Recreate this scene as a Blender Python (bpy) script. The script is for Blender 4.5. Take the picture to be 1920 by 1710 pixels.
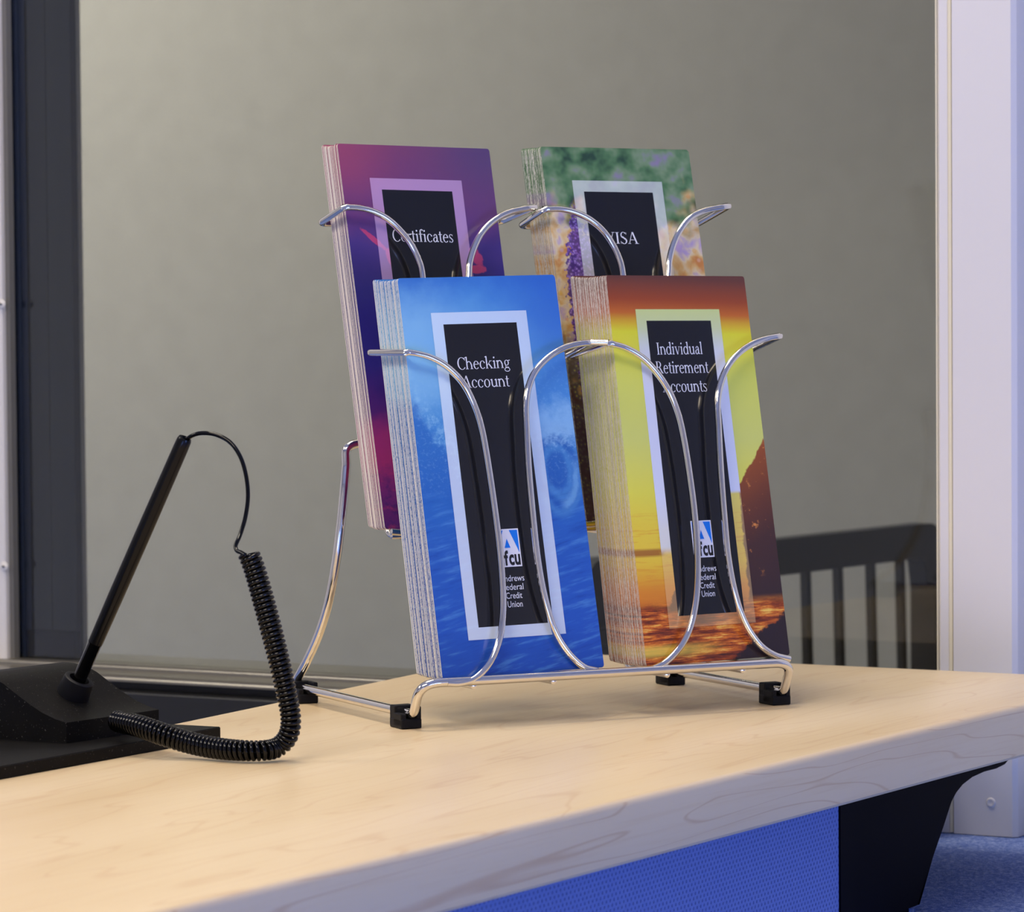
import bpy, bmesh, math, random
from mathutils import Vector, Matrix
random.seed(7)
S = bpy.context.scene
for o in list(bpy.data.objects): bpy.data.objects.remove(o)
COL = S.collection
PI = math.pi
def V(*a): return Vector(a)

# ------------------------------------------------------------------ camera, light, exposure
# world: X along the glazing (right), Y into the glazing, Z up; counter top is Z = 0, its end edge is Y = 0
F = 6538.0
CAM = V(0.97409, -2.07877, 0.22693)
CR = V(0.868501, 0.495625, -0.007849)
CU = V(-0.012484, 0.037700, 0.999211)
CF = V(-0.495530, 0.867718, -0.038930)
cam = bpy.data.cameras.new('camera'); co = bpy.data.objects.new('camera', cam); COL.objects.link(co)
m = Matrix((CR, CU, -CF)).transposed().to_4x4(); m.translation = CAM
co.matrix_world = m
cam.sensor_width = 36; cam.lens = F / 1920 * 36; cam.clip_start = .05
cam.dof.use_dof = True; cam.dof.focus_distance = 1.95; cam.dof.aperture_fstop = 22
S.camera = co
S.view_settings.view_transform = 'Standard'; S.view_settings.look = 'None'
S.view_settings.gamma = 1; S.view_settings.use_curve_mapping = False
S.view_settings.exposure = 0.0
FLOOR = -.76; CEIL = 1.75
w = bpy.data.worlds.new('world'); S.world = w; w.use_nodes = True
w.node_tree.nodes['Background'].inputs[0].default_value = (.5, .6, 1, 1)
w.node_tree.nodes['Background'].inputs[1].default_value = .1
def area(name, loc, target, sx, sy, power, color):
    l = bpy.data.lights.new(name, 'AREA'); l.shape = 'RECTANGLE'; l.size = sx; l.size_y = sy
    l.energy = power; l.color = color
    o = bpy.data.objects.new(name, l); COL.objects.link(o); o.location = loc
    o.rotation_euler = (Vector(target) - Vector(loc)).to_track_quat('-Z', 'Y').to_euler()
    return o
WARM = (1, .88, .70); DAY = (.21, .37, 1.0)
area('ceiling_panel_light', (-.3, -.40, CEIL - .02), (-.3, -.40, 0), .6, .6, 16.5, WARM)
area('ceiling_panel_light', (.2, -2.3, CEIL - .02), (.2, -2.3, 0), 1.2, .6, 43, WARM)
area('ceiling_panel_light', (-1.9, -1.7, CEIL - .02), (-1.9, -1.7, 0), .6, 1.2, 24, (1, .93, .82))
area('daylight_window', (2.95, -1.2, -.34), (0, -.4, -.14), 2.2, .74, 47, DAY)
area('low_blue_fill', (1.4, -4.3, -.42), (.4, 0, -.2), 1.8, .62, 31, DAY)  # added unseen blue fill, low behind the camera, tinting casing and ledge
area('far_room_light', (-2.7, 1.35, CEIL - .02), (-2.6, 1.7, 0), 1.2, .5, 72, (1, .95, .87))

# ------------------------------------------------------------------ helpers
def ray(x, y): return CF + CR * ((x - 960) / F) - CU * ((y - 855) / F)
def pl(x, y, P0, N):
    d = ray(x, y); return CAM + d * ((P0 - CAM).dot(N) / d.dot(N))
def zp(x, y, z=0.): return pl(x, y, V(0, 0, z), V(0, 0, 1))
def yp(x, y, Y): return pl(x, y, V(0, Y, 0), V(0, 1, 0))
def xp(x, y, X): return pl(x, y, V(X, 0, 0), V(1, 0, 0))

def lin(c):
    r = []
    for v in c:
        v /= 255.; r.append(v / 12.92 if v <= .04045 else ((v + .055) / 1.055) ** 2.4)
    return (*r, 1)

def obj(name, bm, mat, parent=None, smooth=False, auto=None):
    me = bpy.data.meshes.new(name)
    bmesh.ops.recalc_face_normals(bm, faces=bm.faces)
    bm.to_mesh(me); bm.free()
    for mm in (mat if isinstance(mat, (list, tuple)) else [mat]): me.materials.append(mm)
    if smooth:
        for p in me.polygons: p.use_smooth = True
    o = bpy.data.objects.new(name, me); COL.objects.link(o)
    if smooth and auto:
        me.set_sharp_from_angle(angle=math.radians(auto))
    if parent:
        o.parent = parent
        o.matrix_parent_inverse = Matrix.Translation(-parent.location)
    return o
def thing(name, label, cat, loc, group=None):
    o = bpy.data.objects.new(name, None); COL.objects.link(o); o.location = loc
    o.empty_display_size = .02
    return tag(o, label, cat, group)
def tag(o, label, cat=None, group=None):
    o['label'] = label
    if cat: o['category'] = cat
    if group: o['group'] = group
    return o
def struct(o, label=None):
    o['kind'] = 'structure'
    if label: o['label'] = label
    return o

def box(bm, a, b, M=None, bev=0):
    a, b = Vector(a), Vector(b)
    vs = []
    for i in range(8):
        p = V(b.x if i & 1 else a.x, b.y if i & 2 else a.y, b.z if i & 4 else a.z)
        vs.append(bm.verts.new(M @ p if M else p))
    fs = [bm.faces.new([vs[i] for i in f]) for f in ((0, 2, 3, 1), (4, 5, 7, 6), (0, 1, 5, 4), (2, 6, 7, 3), (0, 4, 6, 2), (1, 3, 7, 5))]
    if bev:
        es = list({e for f in fs for e in f.edges})
        bmesh.ops.bevel(bm, geom=es, offset=bev, segments=2, profile=.5, affect='EDGES')
def bxo(name, a, b, mat, parent=None, bev=0, M=None):
    bm = bmesh.new(); box(bm, a, b, M, bev); return obj(name, bm, mat, parent)
def prism(bm, pts, d):
    """closed polygon of Vectors extruded by Vector d"""
    a = [bm.verts.new(p) for p in pts]; b = [bm.verts.new(Vector(p) + d) for p in pts]
    n = len(pts)
    bm.faces.new(a); bm.faces.new(b[::-1])
    for i in range(n): bm.faces.new((a[i], b[i], b[(i + 1) % n], a[(i + 1) % n]))
def spline(pts, n=8):
    """Catmull-Rom through pts"""
    pts = [Vector(p) for p in pts]
    P = [pts[0] * 2 - pts[1]] + pts + [pts[-1] * 2 - pts[-2]]
    out = []
    for i in range(1, len(P) - 2):
        for k in range(n):
            t = k / n
            a, b, c, d = P[i - 1], P[i], P[i + 1], P[i + 2]
            out.append(.5 * ((2 * b) + (c - a) * t + (2 * a - 5 * b + 4 * c - d) * t * t + (3 * b - a - 3 * c + d) * t ** 3))
    out.append(pts[-1]); return out
def fillet(pts, r, n=6):
    """polyline with its inner corners rounded to radius r"""
    pts = [Vector(p) for p in pts]; out = [pts[0]]
    for i in range(1, len(pts) - 1):
        a, b, c = pts[i - 1], pts[i], pts[i + 1]
        rr = r if not isinstance(r, (list, tuple)) else r[i - 1]
        l1 = min(rr, (a - b).length * .48); l2 = min(rr, (c - b).length * .48)
        p = b + (a - b).normalized() * l1; q = b + (c - b).normalized() * l2
        for k in range(n + 1):
            t = k / n; out.append(p * (1 - t) ** 2 + b * 2 * t * (1 - t) + q * t * t)
    out.append(pts[-1]); return out
def tube(bm, pts, r, sides=12, cap=True, r2=None):
    pts = [Vector(p) for p in pts]
    q = [pts[0]]
    for p in pts[1:]:
        if (p - q[-1]).length > 1e-6: q.append(p)
    pts = q; n = len(pts)
    T = [(pts[min(i + 1, n - 1)] - pts[max(i - 1, 0)]).normalized() for i in range(n)]
    u = T[0].orthogonal().normalized(); rings = []
    for i in range(n):
        u = (u - T[i] * u.dot(T[i])).normalized(); v = T[i].cross(u)
        rr = r if r2 is None else r + (r2 - r) * i / (n - 1)
        rings.append([bm.verts.new(pts[i] + (u * math.cos(2 * PI * k / sides) + v * math.sin(2 * PI * k / sides)) * rr) for k in range(sides)])
    for i in range(n - 1):
        for k in range(sides):
            bm.faces.new((rings[i][k], rings[i][(k + 1) % sides], rings[i + 1][(k + 1) % sides], rings[i + 1][k]))
    if cap:
        for R, s in ((rings[0], -1), (rings[-1], 1)):
            c = sum((x.co for x in R), V(0, 0, 0)) / sides
            t = T[0] if s < 0 else T[-1]
            cv = bm.verts.new(c + t * s * r * .45)
            for k in range(sides): bm.faces.new((R[k], R[(k + 1) % sides], cv))
def tubeo(name, pts, r, mat, parent=None, sides=12, r2=None):
    bm = bmesh.new(); tube(bm, pts, r, sides, r2=r2); return obj(name, bm, mat, parent, smooth=True, auto=50)
def lathe(bm, prof, M, seg=32):
    """prof = [(radius, height)] about local Z"""
    rings = [[bm.verts.new(M @ V(r * math.cos(2 * PI * k / seg), r * math.sin(2 * PI * k / seg), h)) for k in range(seg)] if r > 1e-7 else [bm.verts.new(M @ V(0, 0, h))] for r, h in prof]
    for a, b in zip(rings, rings[1:]):
        for k in range(seg):
            A = [a[k % len(a)], a[(k + 1) % len(a)], b[(k + 1) % len(b)], b[k % len(b)]]
            A = list(dict.fromkeys(A))
            if len(A) > 2: bm.faces.new(A)

# ------------------------------------------------------------------ node helpers
class NT:
    def __init__(s, name):
        s.mat = bpy.data.materials.new(name); s.mat.use_nodes = True
        s.t = s.mat.node_tree; s.n = s.t.nodes; s.l = s.t.links
        s.b = s.n['Principled BSDF']; s.out = s.n['Material Output']
    def put(s, sock, v):
        if isinstance(v, bpy.types.NodeSocket): s.l.new(v, sock)
        else:
            if sock.type == 'RGBA' and len(v) == 3: v = (*v, 1)
            sock.default_value = v
    def new(s, t, **kw):
        n = s.n.new(t)
        for k, v in kw.items(): setattr(n, k, v)
        return n
    def m(s, op, a, b=0., c=None, clamp=False):
        n = s.new('ShaderNodeMath', operation=op, use_clamp=clamp)
        s.put(n.inputs[0], a); s.put(n.inputs[1], b)
        if c is not None: s.put(n.inputs[2], c)
        return n.outputs[0]
    def add(s, a, b): return s.m('ADD', a, b)
    def sub(s, a, b): return s.m('SUBTRACT', a, b)
    def mul(s, a, b): return s.m('MULTIPLY', a, b)
    def sm(s, x, a, b):           # smoothstep a..b (a may be > b)
        if a > b:
            return s.sub(1., s.sm(x, b, a))
        n = s.new('ShaderNodeMapRange', interpolation_type='SMOOTHSTEP')
        s.put(n.inputs[0], x); n.inputs[1].default_value = a; n.inputs[2].default_value = b
        return n.outputs[0]
    def mix(s, f, a, b, mode='MIX'):
        n = s.new('ShaderNodeMix', data_type='RGBA', blend_type=mode)
        s.put(n.inputs[0], f); s.put(n.inputs[6], a); s.put(n.inputs[7], b); return n.outputs[2]
    def vec(s, x=0., y=0., z=0.):
        n = s.new('ShaderNodeCombineXYZ')
        for i, v in enumerate((x, y, z)): s.put(n.inputs[i], v)
        return n.outputs[0]
    def sep(s, v):
        n = s.new('ShaderNodeSeparateXYZ'); s.l.new(v, n.inputs[0]); return n.outputs
    def noise(s, v, scale, detail=3., rough=.55, dist=0.):
        n = s.new('ShaderNodeTexNoise'); s.l.new(v, n.inputs['Vector'])
        n.inputs['Scale'].default_value = scale; n.inputs['Detail'].default_value = detail
        n.inputs['Roughness'].default_value = rough; n.inputs['Distortion'].default_value = dist
        return n.outputs['Fac']
    def voro(s, v, scale, feature='F1'):
        n = s.new('ShaderNodeTexVoronoi', feature=feature); s.l.new(v, n.inputs['Vector']); n.inputs['Scale'].default_value = scale
        return n.outputs
    def ramp(s, f, stops, interp='LINEAR'):
        n = s.new('ShaderNodeValToRGB'); s.put(n.inputs[0], f); r = n.color_ramp; r.interpolation = interp
        while len(r.elements) < len(stops): r.elements.new(.5)
        for e, (p, c) in zip(r.elements, stops):
            e.position = p; e.color = c if len(c) == 4 else (*c, 1)
        return n.outputs[0]
    def coord(s, k='Object'): return s.new('ShaderNodeTexCoord').outputs[k]
    def bump(s, h, strength=.3, dist=.001):
        n = s.new('ShaderNodeBump'); s.put(n.inputs['Height'], h); n.inputs['Strength'].default_value = strength; n.inputs['Distance'].default_value = dist
        s.l.new(n.outputs[0], s.b.inputs['Normal'])
    def set(s, **kw):
        for k, v in kw.items(): s.put(s.b.inputs[k.replace('_', ' ')], v)
        return s.mat
def plain(name, c, rough=.5, metal=0., noise=.06, scale=60., **kw):
    t = NT(name); c = lin(c)
    f = t.noise(t.coord(), scale, 4)
    d = tuple(x * (1 - noise) for x in c[:3]); u = tuple(min(1, x * (1 + noise)) for x in c[:3])
    t.set(Base_Color=t.mix(f, d, u), Roughness=rough, Metallic=metal, **kw)
    return t.mat

# ------------------------------------------------------------------ materials
def wood_mat(name, edge=False):
    t = NT(name); x, y, z = t.sep(t.coord())
    if edge:
        v = t.vec(t.mul(x, 2.), t.mul(y, 2.6), t.mul(z, 34.))
        wv = t.noise(v, 1., 2, .35, .25)
        line = t.m('ABSOLUTE', t.sub(t.m('FRACT', t.mul(wv, 10.)), .5))
        fib = t.noise(t.vec(t.mul(x, 40.), t.mul(y, 16.), t.mul(z, 500.)), 1., 3)
    else:
        v = t.vec(t.mul(x, 22.), t.mul(y, 3.2), t.mul(z, 3.))
        wv = t.noise(v, 1., 2, .5, .4)
        line = t.m('ABSOLUTE', t.sub(t.m('FRACT', t.mul(wv, 7.)), .5))
        fib = t.noise(t.vec(t.mul(x, 330.), t.mul(y, 11.), z), 1., 3)
    fine = t.sm(line, .06 if edge else .09, 0.)
    broad = t.noise(t.vec(t.mul(x, 9.), t.mul(y, 1.6), t.mul(z, 9.)), 1., 2)
    c = t.ramp(broad, [(.3, lin((213, 188, 148))), (.5, lin((222, 200, 163))), (.7, lin((229, 209, 176)))])
    c = t.mix(t.mul(t.sm(fib, .45, .75), .22), c, lin((205, 170, 122)))
    c = t.mix(t.mul(fine, .42 if edge else .22), c, lin((186, 140, 96)))
    t.set(Base_Color=c, Roughness=.36, Specular_IOR_Level=.45)
    t.bump(fib, .05, .0003)
    return t.mat
WOOD = wood_mat('maple_laminate'); WOODE = wood_mat('maple_laminate_edge', True)
def chrome():
    t = NT('chrome'); n = t.noise(t.coord(), 140., 2)
    t.set(Base_Color=t.mix(n, (.78, .74, .67), (.86, .83, .77)), Metallic=1., Roughness=.07)
    return t.mat
CHROME = chrome()
def dusty():
    t = NT('dusty_black_plastic'); v = t.coord()
    d = t.sm(t.noise(v, 900., 2), .66, .74); g = t.noise(v, 70., 4)
    t.set(Base_Color=t.mix(t.mul(d, .5), t.mix(g, (.003, .003, .004), (.008, .0075, .007)), (.16, .15, .14)), Roughness=.5, Specular_IOR_Level=.09)
    t.bump(t.noise(v, 1500., 2), .15, .0003)
    return t.mat
DUSTY = dusty()
GLOSSB = plain('glossy_black', (5, 5, 6), .09, scale=200, Specular_IOR_Level=.32)
RUBBER = plain('black_rubber', (13, 14, 20), .5, scale=300, Specular_IOR_Level=.2)
BRONZE = plain('dark_bronze_aluminium', (46, 46, 46), .33, .4, scale=30)  # kept darker so the lower rail carries the counter's shade in its colour
FRAME = plain('charcoal_frame', (36, 38, 42), .5, 0., scale=20)
BEADM = plain('highlit_bronze_bead', (138, 133, 122), .3, .8, scale=30)  # same sill metal, lightened to hold the bead's highlights in its colour
WHITE = plain('white_painted_wood', (226, 222, 218), .45, noise=.02, scale=12)
WALLM = plain('off_white_wall', (222, 218, 212), .8, noise=.02, scale=8)
CEILM = plain('ceiling_tile', (225, 222, 216), .9, noise=.03, scale=40)
NAVY = plain('navy_metal', (3, 4, 12), .6, scale=60, Specular_IOR_Level=.05)
CHAIRM = plain('dark_navy_wood', (22, 24, 32), .5, scale=20)
BEAD = plain('cream_sealant', (232, 222, 190), .6, noise=.03)
def grey_wall():
    t = NT('grey_panel_wall'); v = t.coord()
    n = t.noise(v, 26., 5, .6); n2 = t.noise(v, 160., 3)
    c = t.mix(n, lin((158, 154, 146)), lin((174, 170, 162)))
    t.set(Base_Color=t.mix(t.mul(n2, .25), c, lin((140, 137, 131))), Roughness=.85); return t.mat
GREY = grey_wall()
def carpet(name, a, b, c):
    t = NT(name); v = t.coord()
    n = t.noise(v, 420., 3, .7); n2 = t.noise(v, 9., 3)
    col = t.ramp(n, [(.34, lin(a)), (.5, lin(b)), (.66, lin(c))])
    t.set(Base_Color=t.mix(t.mul(n2, .3), col, lin(b)), Roughness=.95, Specular_IOR_Level=.1)
    t.bump(n, .8, .002); return t.mat
CARPET = carpet('blue_carpet', (74, 98, 172), (116, 140, 204), (176, 190, 230))
def fabric():
    t = NT('blue_panel_fabric'); x, y, z = t.sep(t.coord())
    a = t.mul(y, 250.); b = t.mul(z, 400.)
    row = t.m('FLOOR', b); a2 = t.add(a, t.mul(t.m('MODULO', row, 2.), .5))
    fx = t.sub(t.m('FRACT', a2), .5); fz = t.sub(t.m('FRACT', b), .5)
    d = t.m('SQRT', t.add(t.mul(t.mul(fx, fx), 1.6), t.mul(t.mul(fz, fz), .7)))
    dot = t.sm(d, .30, .16)
    w2 = t.noise(t.coord(), 900., 2); br = t.noise(t.coord(), 6., 2)
    c = t.mix(w2, lin((104, 124, 186)), lin((128, 146, 202)))
    c = t.mix(t.mul(br, .25), c, lin((96, 112, 172)))
    t.set(Base_Color=t.mix(t.mul(dot, .45), c, lin((58, 70, 126))), Roughness=.9, Specular_IOR_Level=.1)
    t.bump(t.sub(1., dot), .6, .001); return t.mat
FABRIC = fabric()
def glass():
    t = NT('window_glass'); t.n.remove(t.b)
    fr = t.new('ShaderNodeFresnel'); fr.inputs[0].default_value = 1.5
    tr = t.new('ShaderNodeBsdfTransparent'); tr.inputs[0].default_value = (.93, .95, .93, 1)
    gl = t.new('ShaderNodeBsdfGlossy'); gl.inputs['Roughness'].default_value = .0
    mx = t.new('ShaderNodeMixShader'); t.l.new(fr.outputs[0], mx.inputs[0]); t.l.new(tr.outputs[0], mx.inputs[1]); t.l.new(gl.outputs[0], mx.inputs[2])
    t.l.new(mx.outputs[0], t.out.inputs[0]); return t.mat
GLASS = glass()
WHITEINK = plain('white_ink', (236, 236, 238), .35, noise=.01)
BLACKINK = plain('black_gloss_ink', (27, 27, 30), .12, noise=.02, Coat_Weight=.3, Coat_Roughness=.03)
LOGOBLUE = plain('logo_blue_ink', (20, 125, 228), .25, noise=.02)

# ------------------------------------------------------------------ room shell
XL, XR, YN, YF = -3.4, 3.0, -4.4, 3.0
GY = .09                                    # plane of the glass
struct(bxo('floor', (XL, YN, FLOOR - .05), (XR, YF, FLOOR), CARPET), 'blue carpet floor of the room')
struct(bxo('ceiling', (XL, YN, CEIL), (XR, YF, CEIL + .05), CEILM))
struct(bxo('wall_left', (XL - .05, YN, FLOOR), (XL, YF, CEIL), WALLM))
struct(bxo('wall_right', (XR, YN, FLOOR), (XR + .05, YF, CEIL), WALLM))
struct(bxo('wall_front', (XL, YN - .05, FLOOR), (XR, YN, CEIL), WALLM))
struct(bxo('wall_back', (XL, 2.2, FLOOR), (XR, 2.25, CEIL), GREY), 'mottled grey wall seen through the glass')
# the wall that holds the window: four pieces round its opening
OX0, OX1, OZ0, OZ1 = -.725, .0690, -.115, 1.1
wl = bmesh.new()
for a, b in (((XL, GY + .012, FLOOR), (OX0, GY + .11, CEIL)), ((OX1, GY + .012, FLOOR), (XR, GY + .11, CEIL)),
             ((OX0, GY + .012, FLOOR), (OX1, GY + .11, OZ0)), ((OX0, GY + .012, OZ1), (OX1, GY + .11, CEIL))):
    box(wl, a, b)
struct(obj('wall_window', wl, WALLM), 'off white wall around the window')
# casings
tr = bmesh.new()
prof = [(.0605, GY + .014), (.0605, GY - .010), (.0625, GY - .012), (.0685, GY - .012), (.0700, GY - .009), (.0710, GY - .009), (.0720, GY - .013), (.1135, GY - .013), (.1165, GY - .010), (.1165, GY + .012)]
prism(tr, [V(x + .0083, y, -.1175) for x, y in prof], V(0, 0, OZ1 + .06 + .1175))
c1 = struct(obj('trim_1', tr, WHITE), 'white painted window casing at the right edge of the glass')
bxo('sealant_line', (.0773, GY - .0125, -.117), (.0795, GY - .0085, OZ1), BEAD, c1)
bxo('sealant_line', (.0679, GY - .0115, -.03), (.0689, GY - .002, OZ1), BEAD, c1)
for q in ((1858, 1505),):
    c = yp(*q, GY - .013); bm = bmesh.new()
    lathe(bm, [(0, .0004), (.0016, .0006), (.0024, .0009), (.0032, .0004), (.0034, 0)], Matrix.Translation(c) @ Matrix.Rotation(PI / 2, 4, 'X'), 20)
    obj('screw_plug', bm, WHITE, c1, True)
tr = bmesh.new()
prism(tr, [V(x, y, -.1175) for x, y in ((-.7120, GY - .001), (-.7120, GY - .012), (-.7135, GY - .013), (-.785, GY - .013), (-.787, GY - .010), (-.787, GY - .001))], V(0, 0, OZ1 + .06 + .1175))
c2 = struct(obj('trim_2', tr, WHITE), 'white painted window casing at the left edge')
for q in ((3, 570), (8, 1062)):
    c = yp(*q, GY - .013); bm = bmesh.new()
    lathe(bm, [(0, .0012), (.0012, .0012), (.0014, .0005), (.0024, .0008), (.0034, .0005), (.0036, 0)], Matrix.Translation(c) @ Matrix.Rotation(PI / 2, 4, 'X'), 20)
    obj('screw', bm, WHITE, c2, True)
    bxo('screw_slot', (c.x - .001, c.y - .0016, c.z - .0007), (c.x + .001, c.y - .0011, c.z + .0007), NAVY, c2)
struct(bxo('trim_3', (OX0 - .06, GY - .012, OZ1), (OX1 + .056, GY + .012, OZ1 + .06), WHITE), 'white painted casing over the window')
# window: glass pane, stiles, bottom rail
win = struct(thing('window_1', 'dark framed fixed window with clear glass', None, (-.33, GY, OZ0)))
bxo('glass_pane', (-.7200, GY, -.034), (OX1 - .0005, GY + .005, OZ1 - .001), GLASS, win)
bxo('stile', (-.7240, GY + .018, OZ0 + .001), (-.6665, GY + .026, OZ1 - .001), FRAME, win)
bxo('stile_groove', (-.6905, GY + .0165, -.02), (-.6899, GY + .0185, OZ1 - .002), BRONZE, win)
bxo('stile_low_block', (-.7100, GY + .010, -.034), (-.6630, GY + .017, -.0125), NAVY, win)  # plain navy block across the bottom of the stile
bxo('gasket', (-.7200, GY - .008, -.034), (-.7080, GY - .0015, OZ1 - .001), plain('grey_gasket', (110, 108, 104), .5), win)
bxo('glazing_strip', (-.7200, GY + .007, -.034), (-.7090, GY + .016, OZ1 - .001), plain('blue_lit_strip', (66, 82, 122), .35), win)  # blue of the daylight is put into the strip's colour
def arcp(cy, cz, r, n=7):        # quarter round, from facing up to facing the room
    return [(cy - r * math.sin(PI / 2 * k / n), cz + r * math.cos(PI / 2 * k / n)) for k in range(n + 1)]
bead = [(GY + .06, -.034), (GY - .001, -.034), (GY - .0012, -.0335)] + arcp(GY - .012, -.0365, .003) + [(GY - .016, -.0375)] + arcp(GY - .040, -.0425, .0045) + [(GY - .040, -.0434), (GY + .06, -.0434)]
rail = [(GY + .09, -.0435), (GY - .034, -.0435), (GY - .034, -.0490)] + arcp(GY - .050, -.0510, .0018) + [(GY - .0518, -.1155), (GY + .09, -.1155)]
for nm, pr, mt in (('glazing_bead', bead, BEADM), ('bottom_rail', rail, BRONZE)):
    bm = bmesh.new(); prism(bm, [V(OX0 - .068, y, z) for y, z in pr], V(OX1 - OX0 + .066, 0, 0))
    obj(nm, bm, mt, win, True, 25)
bxo('top_rail', (OX0, GY - .004, OZ1 - .05), (OX1, GY + .09, OZ1 - .0005), FRAME, win)
# carpeted ledge under the window
bm = bmesh.new()
prism(bm, [V(x, y, -.19) for x, y in ((-1.2, -.212), (.1785, -.208), (.1785, -.2215), (XR - .01, -.2215), (XR - .01, GY + .011), (-1.2, GY + .011))], V(0, 0, .072))
struct(obj('floor_ledge', bm, CARPET), 'blue speckled carpet surface below the white casing')

# ------------------------------------------------------------------ chair in the far room
def chair():
    top = .02
    L, R_ = zp(1085, 1047, top), zp(1712, 980, top)
    ax = (R_ - L).normalized(); Ln = (R_ - L).length
    back = V(ax.y, -ax.x, 0)                     # towards the viewer's right
    if back.x < 0: back = -back
    t = thing('spindle_back_chair', 'dark spindle back chair standing behind the glass', 'chair', L + V(0, 0, FLOOR - top))
    def P(a, b, z): return L + ax * a + back * b + V(0, 0, z)
    # crest rail with rounded ends
    hgt, th = .034, .020
    pts = []
    for cx, sgn in ((Ln + .028, 1), (-.02, -1)):
        r = .030
        for k in range(9):
            an = PI / 2 * k / 8
            if sgn > 0: pts.append(P(cx - r + r * math.sin(an), 0, -r + r * math.cos(an)))
            else: pts.append(P(cx + r - r * math.cos(an), 0, -r + r * math.sin(an)))
        if sgn > 0:
            pts += [P(cx, 0, -hgt - .03), P(cx - .034, 0, -hgt - .03), P(cx - .040, 0, -hgt - .004), P(cx - .048, 0, -hgt), P(.02, 0, -hgt), P(.014, 0, -hgt - .03), P(-.02, 0, -hgt - .03)]
    bm = bmesh.new(); prism(bm, pts, back * th); obj('crest_rail', bm, CHAIRM, t)
    for x0 in (1500, 1560, 1621, 1676):
        c = zp(x0, 980 + (1710 - x0) * .1075, top); a = (c - L).dot(ax)
        bxs(t, P, a, th)
    step = .068
    c = zp(1500, 1002.6, top); a = (c - L).dot(ax) - step
    while a > .04:
        bxs(t, P, a, th); a -= step
    for a0, a1 in ((Ln - .006, Ln + .028), (-.02, .014)):
        bm = bmesh.new(); prism(bm, [P(a0, 0, -.06), P(a1, 0, -.06), P(a1, 0, FLOOR - top), P(a0, 0, FLOOR - top)], back * .028); obj('back_post', bm, CHAIRM, t)
        bm = bmesh.new(); prism(bm, [P(a0, .42, -.33), P(a1, .42, -.33), P(a1, .42, FLOOR - top), P(a0, .42, FLOOR - top)], back * .03); obj('leg', bm, CHAIRM, t)
        arm = [P((a0 + a1) / 2, .01, -.085), P((a0 + a1) / 2, .12, -.098), P((a0 + a1) / 2, .30, -.12), P((a0 + a1) / 2, .42, -.13), P((a0 + a1) / 2, .43, -.16), P((a0 + a1) / 2, .43, -.36)]
        tubeo('armrest', spline(arm, 6), .014, CHAIRM, t)
    bm = bmesh.new(); prism(bm, [P(-.03, .0, -.36), P(Ln + .035, .0, -.36), P(Ln + .035, .48, -.35), P(-.03, .48, -.35)], V(0, 0, .035)); obj('seat', bm, CHAIRM, t)
def bxs(t, P, a, th):
    bm = bmesh.new()
    w_ = .0045
    prism(bm, [P(a - w_, .002, -.033), P(a + w_, .002, -.033), P(a + w_, .010, -.36), P(a - w_, .010, -.36)], (P(0, 1, 0) - P(0, 0, 0)) * .007)
    obj('spindle', bm, CHAIRM, t)
chair()

# ------------------------------------------------------------------ counter, fabric panel, bracket
def counter():
    fx = lambda y: .230 + .0415 * y
    bx_ = lambda y: -.2055 - .0745 * y
    y0 = -1.75
    r = .035; out = [V(bx_(y0), y0, 0), V(fx(y0), y0, 0)]
    def rc(c, a0, a1):
        for k in range(9):
            a = a0 + (a1 - a0) * k / 8
            out.append(V(c[0] + r * math.cos(a), c[1] + r * math.sin(a), 0))
    rc((fx(0) - r, -r), 0, PI / 2); rc((bx_(0) + r + .002, -r), PI / 2, PI)
    t = thing('counter', 'pale maple laminate counter holding the wire rack', 'counter', (0, -.8, -.031))
    # edge rounding: inset rings
    th = .031
    rings = [(.0042, 0), (.0024, -.0004), (.0009, -.0016), (.0, -.0040), (0, -th + .0015), (.0012, -th)]
    bm = bmesh.new(); n = len(out); lay = []
    nor = []
    for i in range(n):
        a, b, c = out[i - 1], out[i], out[(i + 1) % n]
        d1 = (b - a).normalized(); d2 = (c - b).normalized(); tt = (d1 + d2).normalized()
        nor.append(V(tt.y, -tt.x, 0))
    for ins, z in rings: lay.append([bm.verts.new(out[i] - nor[i] * ins + V(0, 0, z)) for i in range(n)])
    bm.faces.new(lay[0]); bm.faces.new(lay[-1][::-1])
    for a, b in zip(lay, lay[1:]):
        for i in range(n): bm.faces.new((a[i], b[i], b[(i + 1) % n], a[(i + 1) % n]))
    bmesh.ops.recalc_face_normals(bm, faces=bm.faces)
    for f in bm.faces:
        f.material_index = 1 if abs(f.normal.z) < .5 else 0
    o = obj('worktop', bm, [WOOD, WOODE], t, True, 30)
counter()
PX = .176
pan = thing('partition_panel', 'blue fabric partition panel under the counter', 'partition', (PX - .02, -1., FLOOR))
bxo('fabric_face', (PX - .012, -1.7, FLOOR + .06), (PX, -.3195, -.033), FABRIC, pan)
bxo('panel_core', (PX - .05, -1.7, FLOOR), (PX - .013, -.3195, -.0315), NAVY, pan)
bxo('end_post', (PX - .05, -.3190, FLOOR), (PX + .001, -.2990, -.0315), NAVY, pan)
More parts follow.
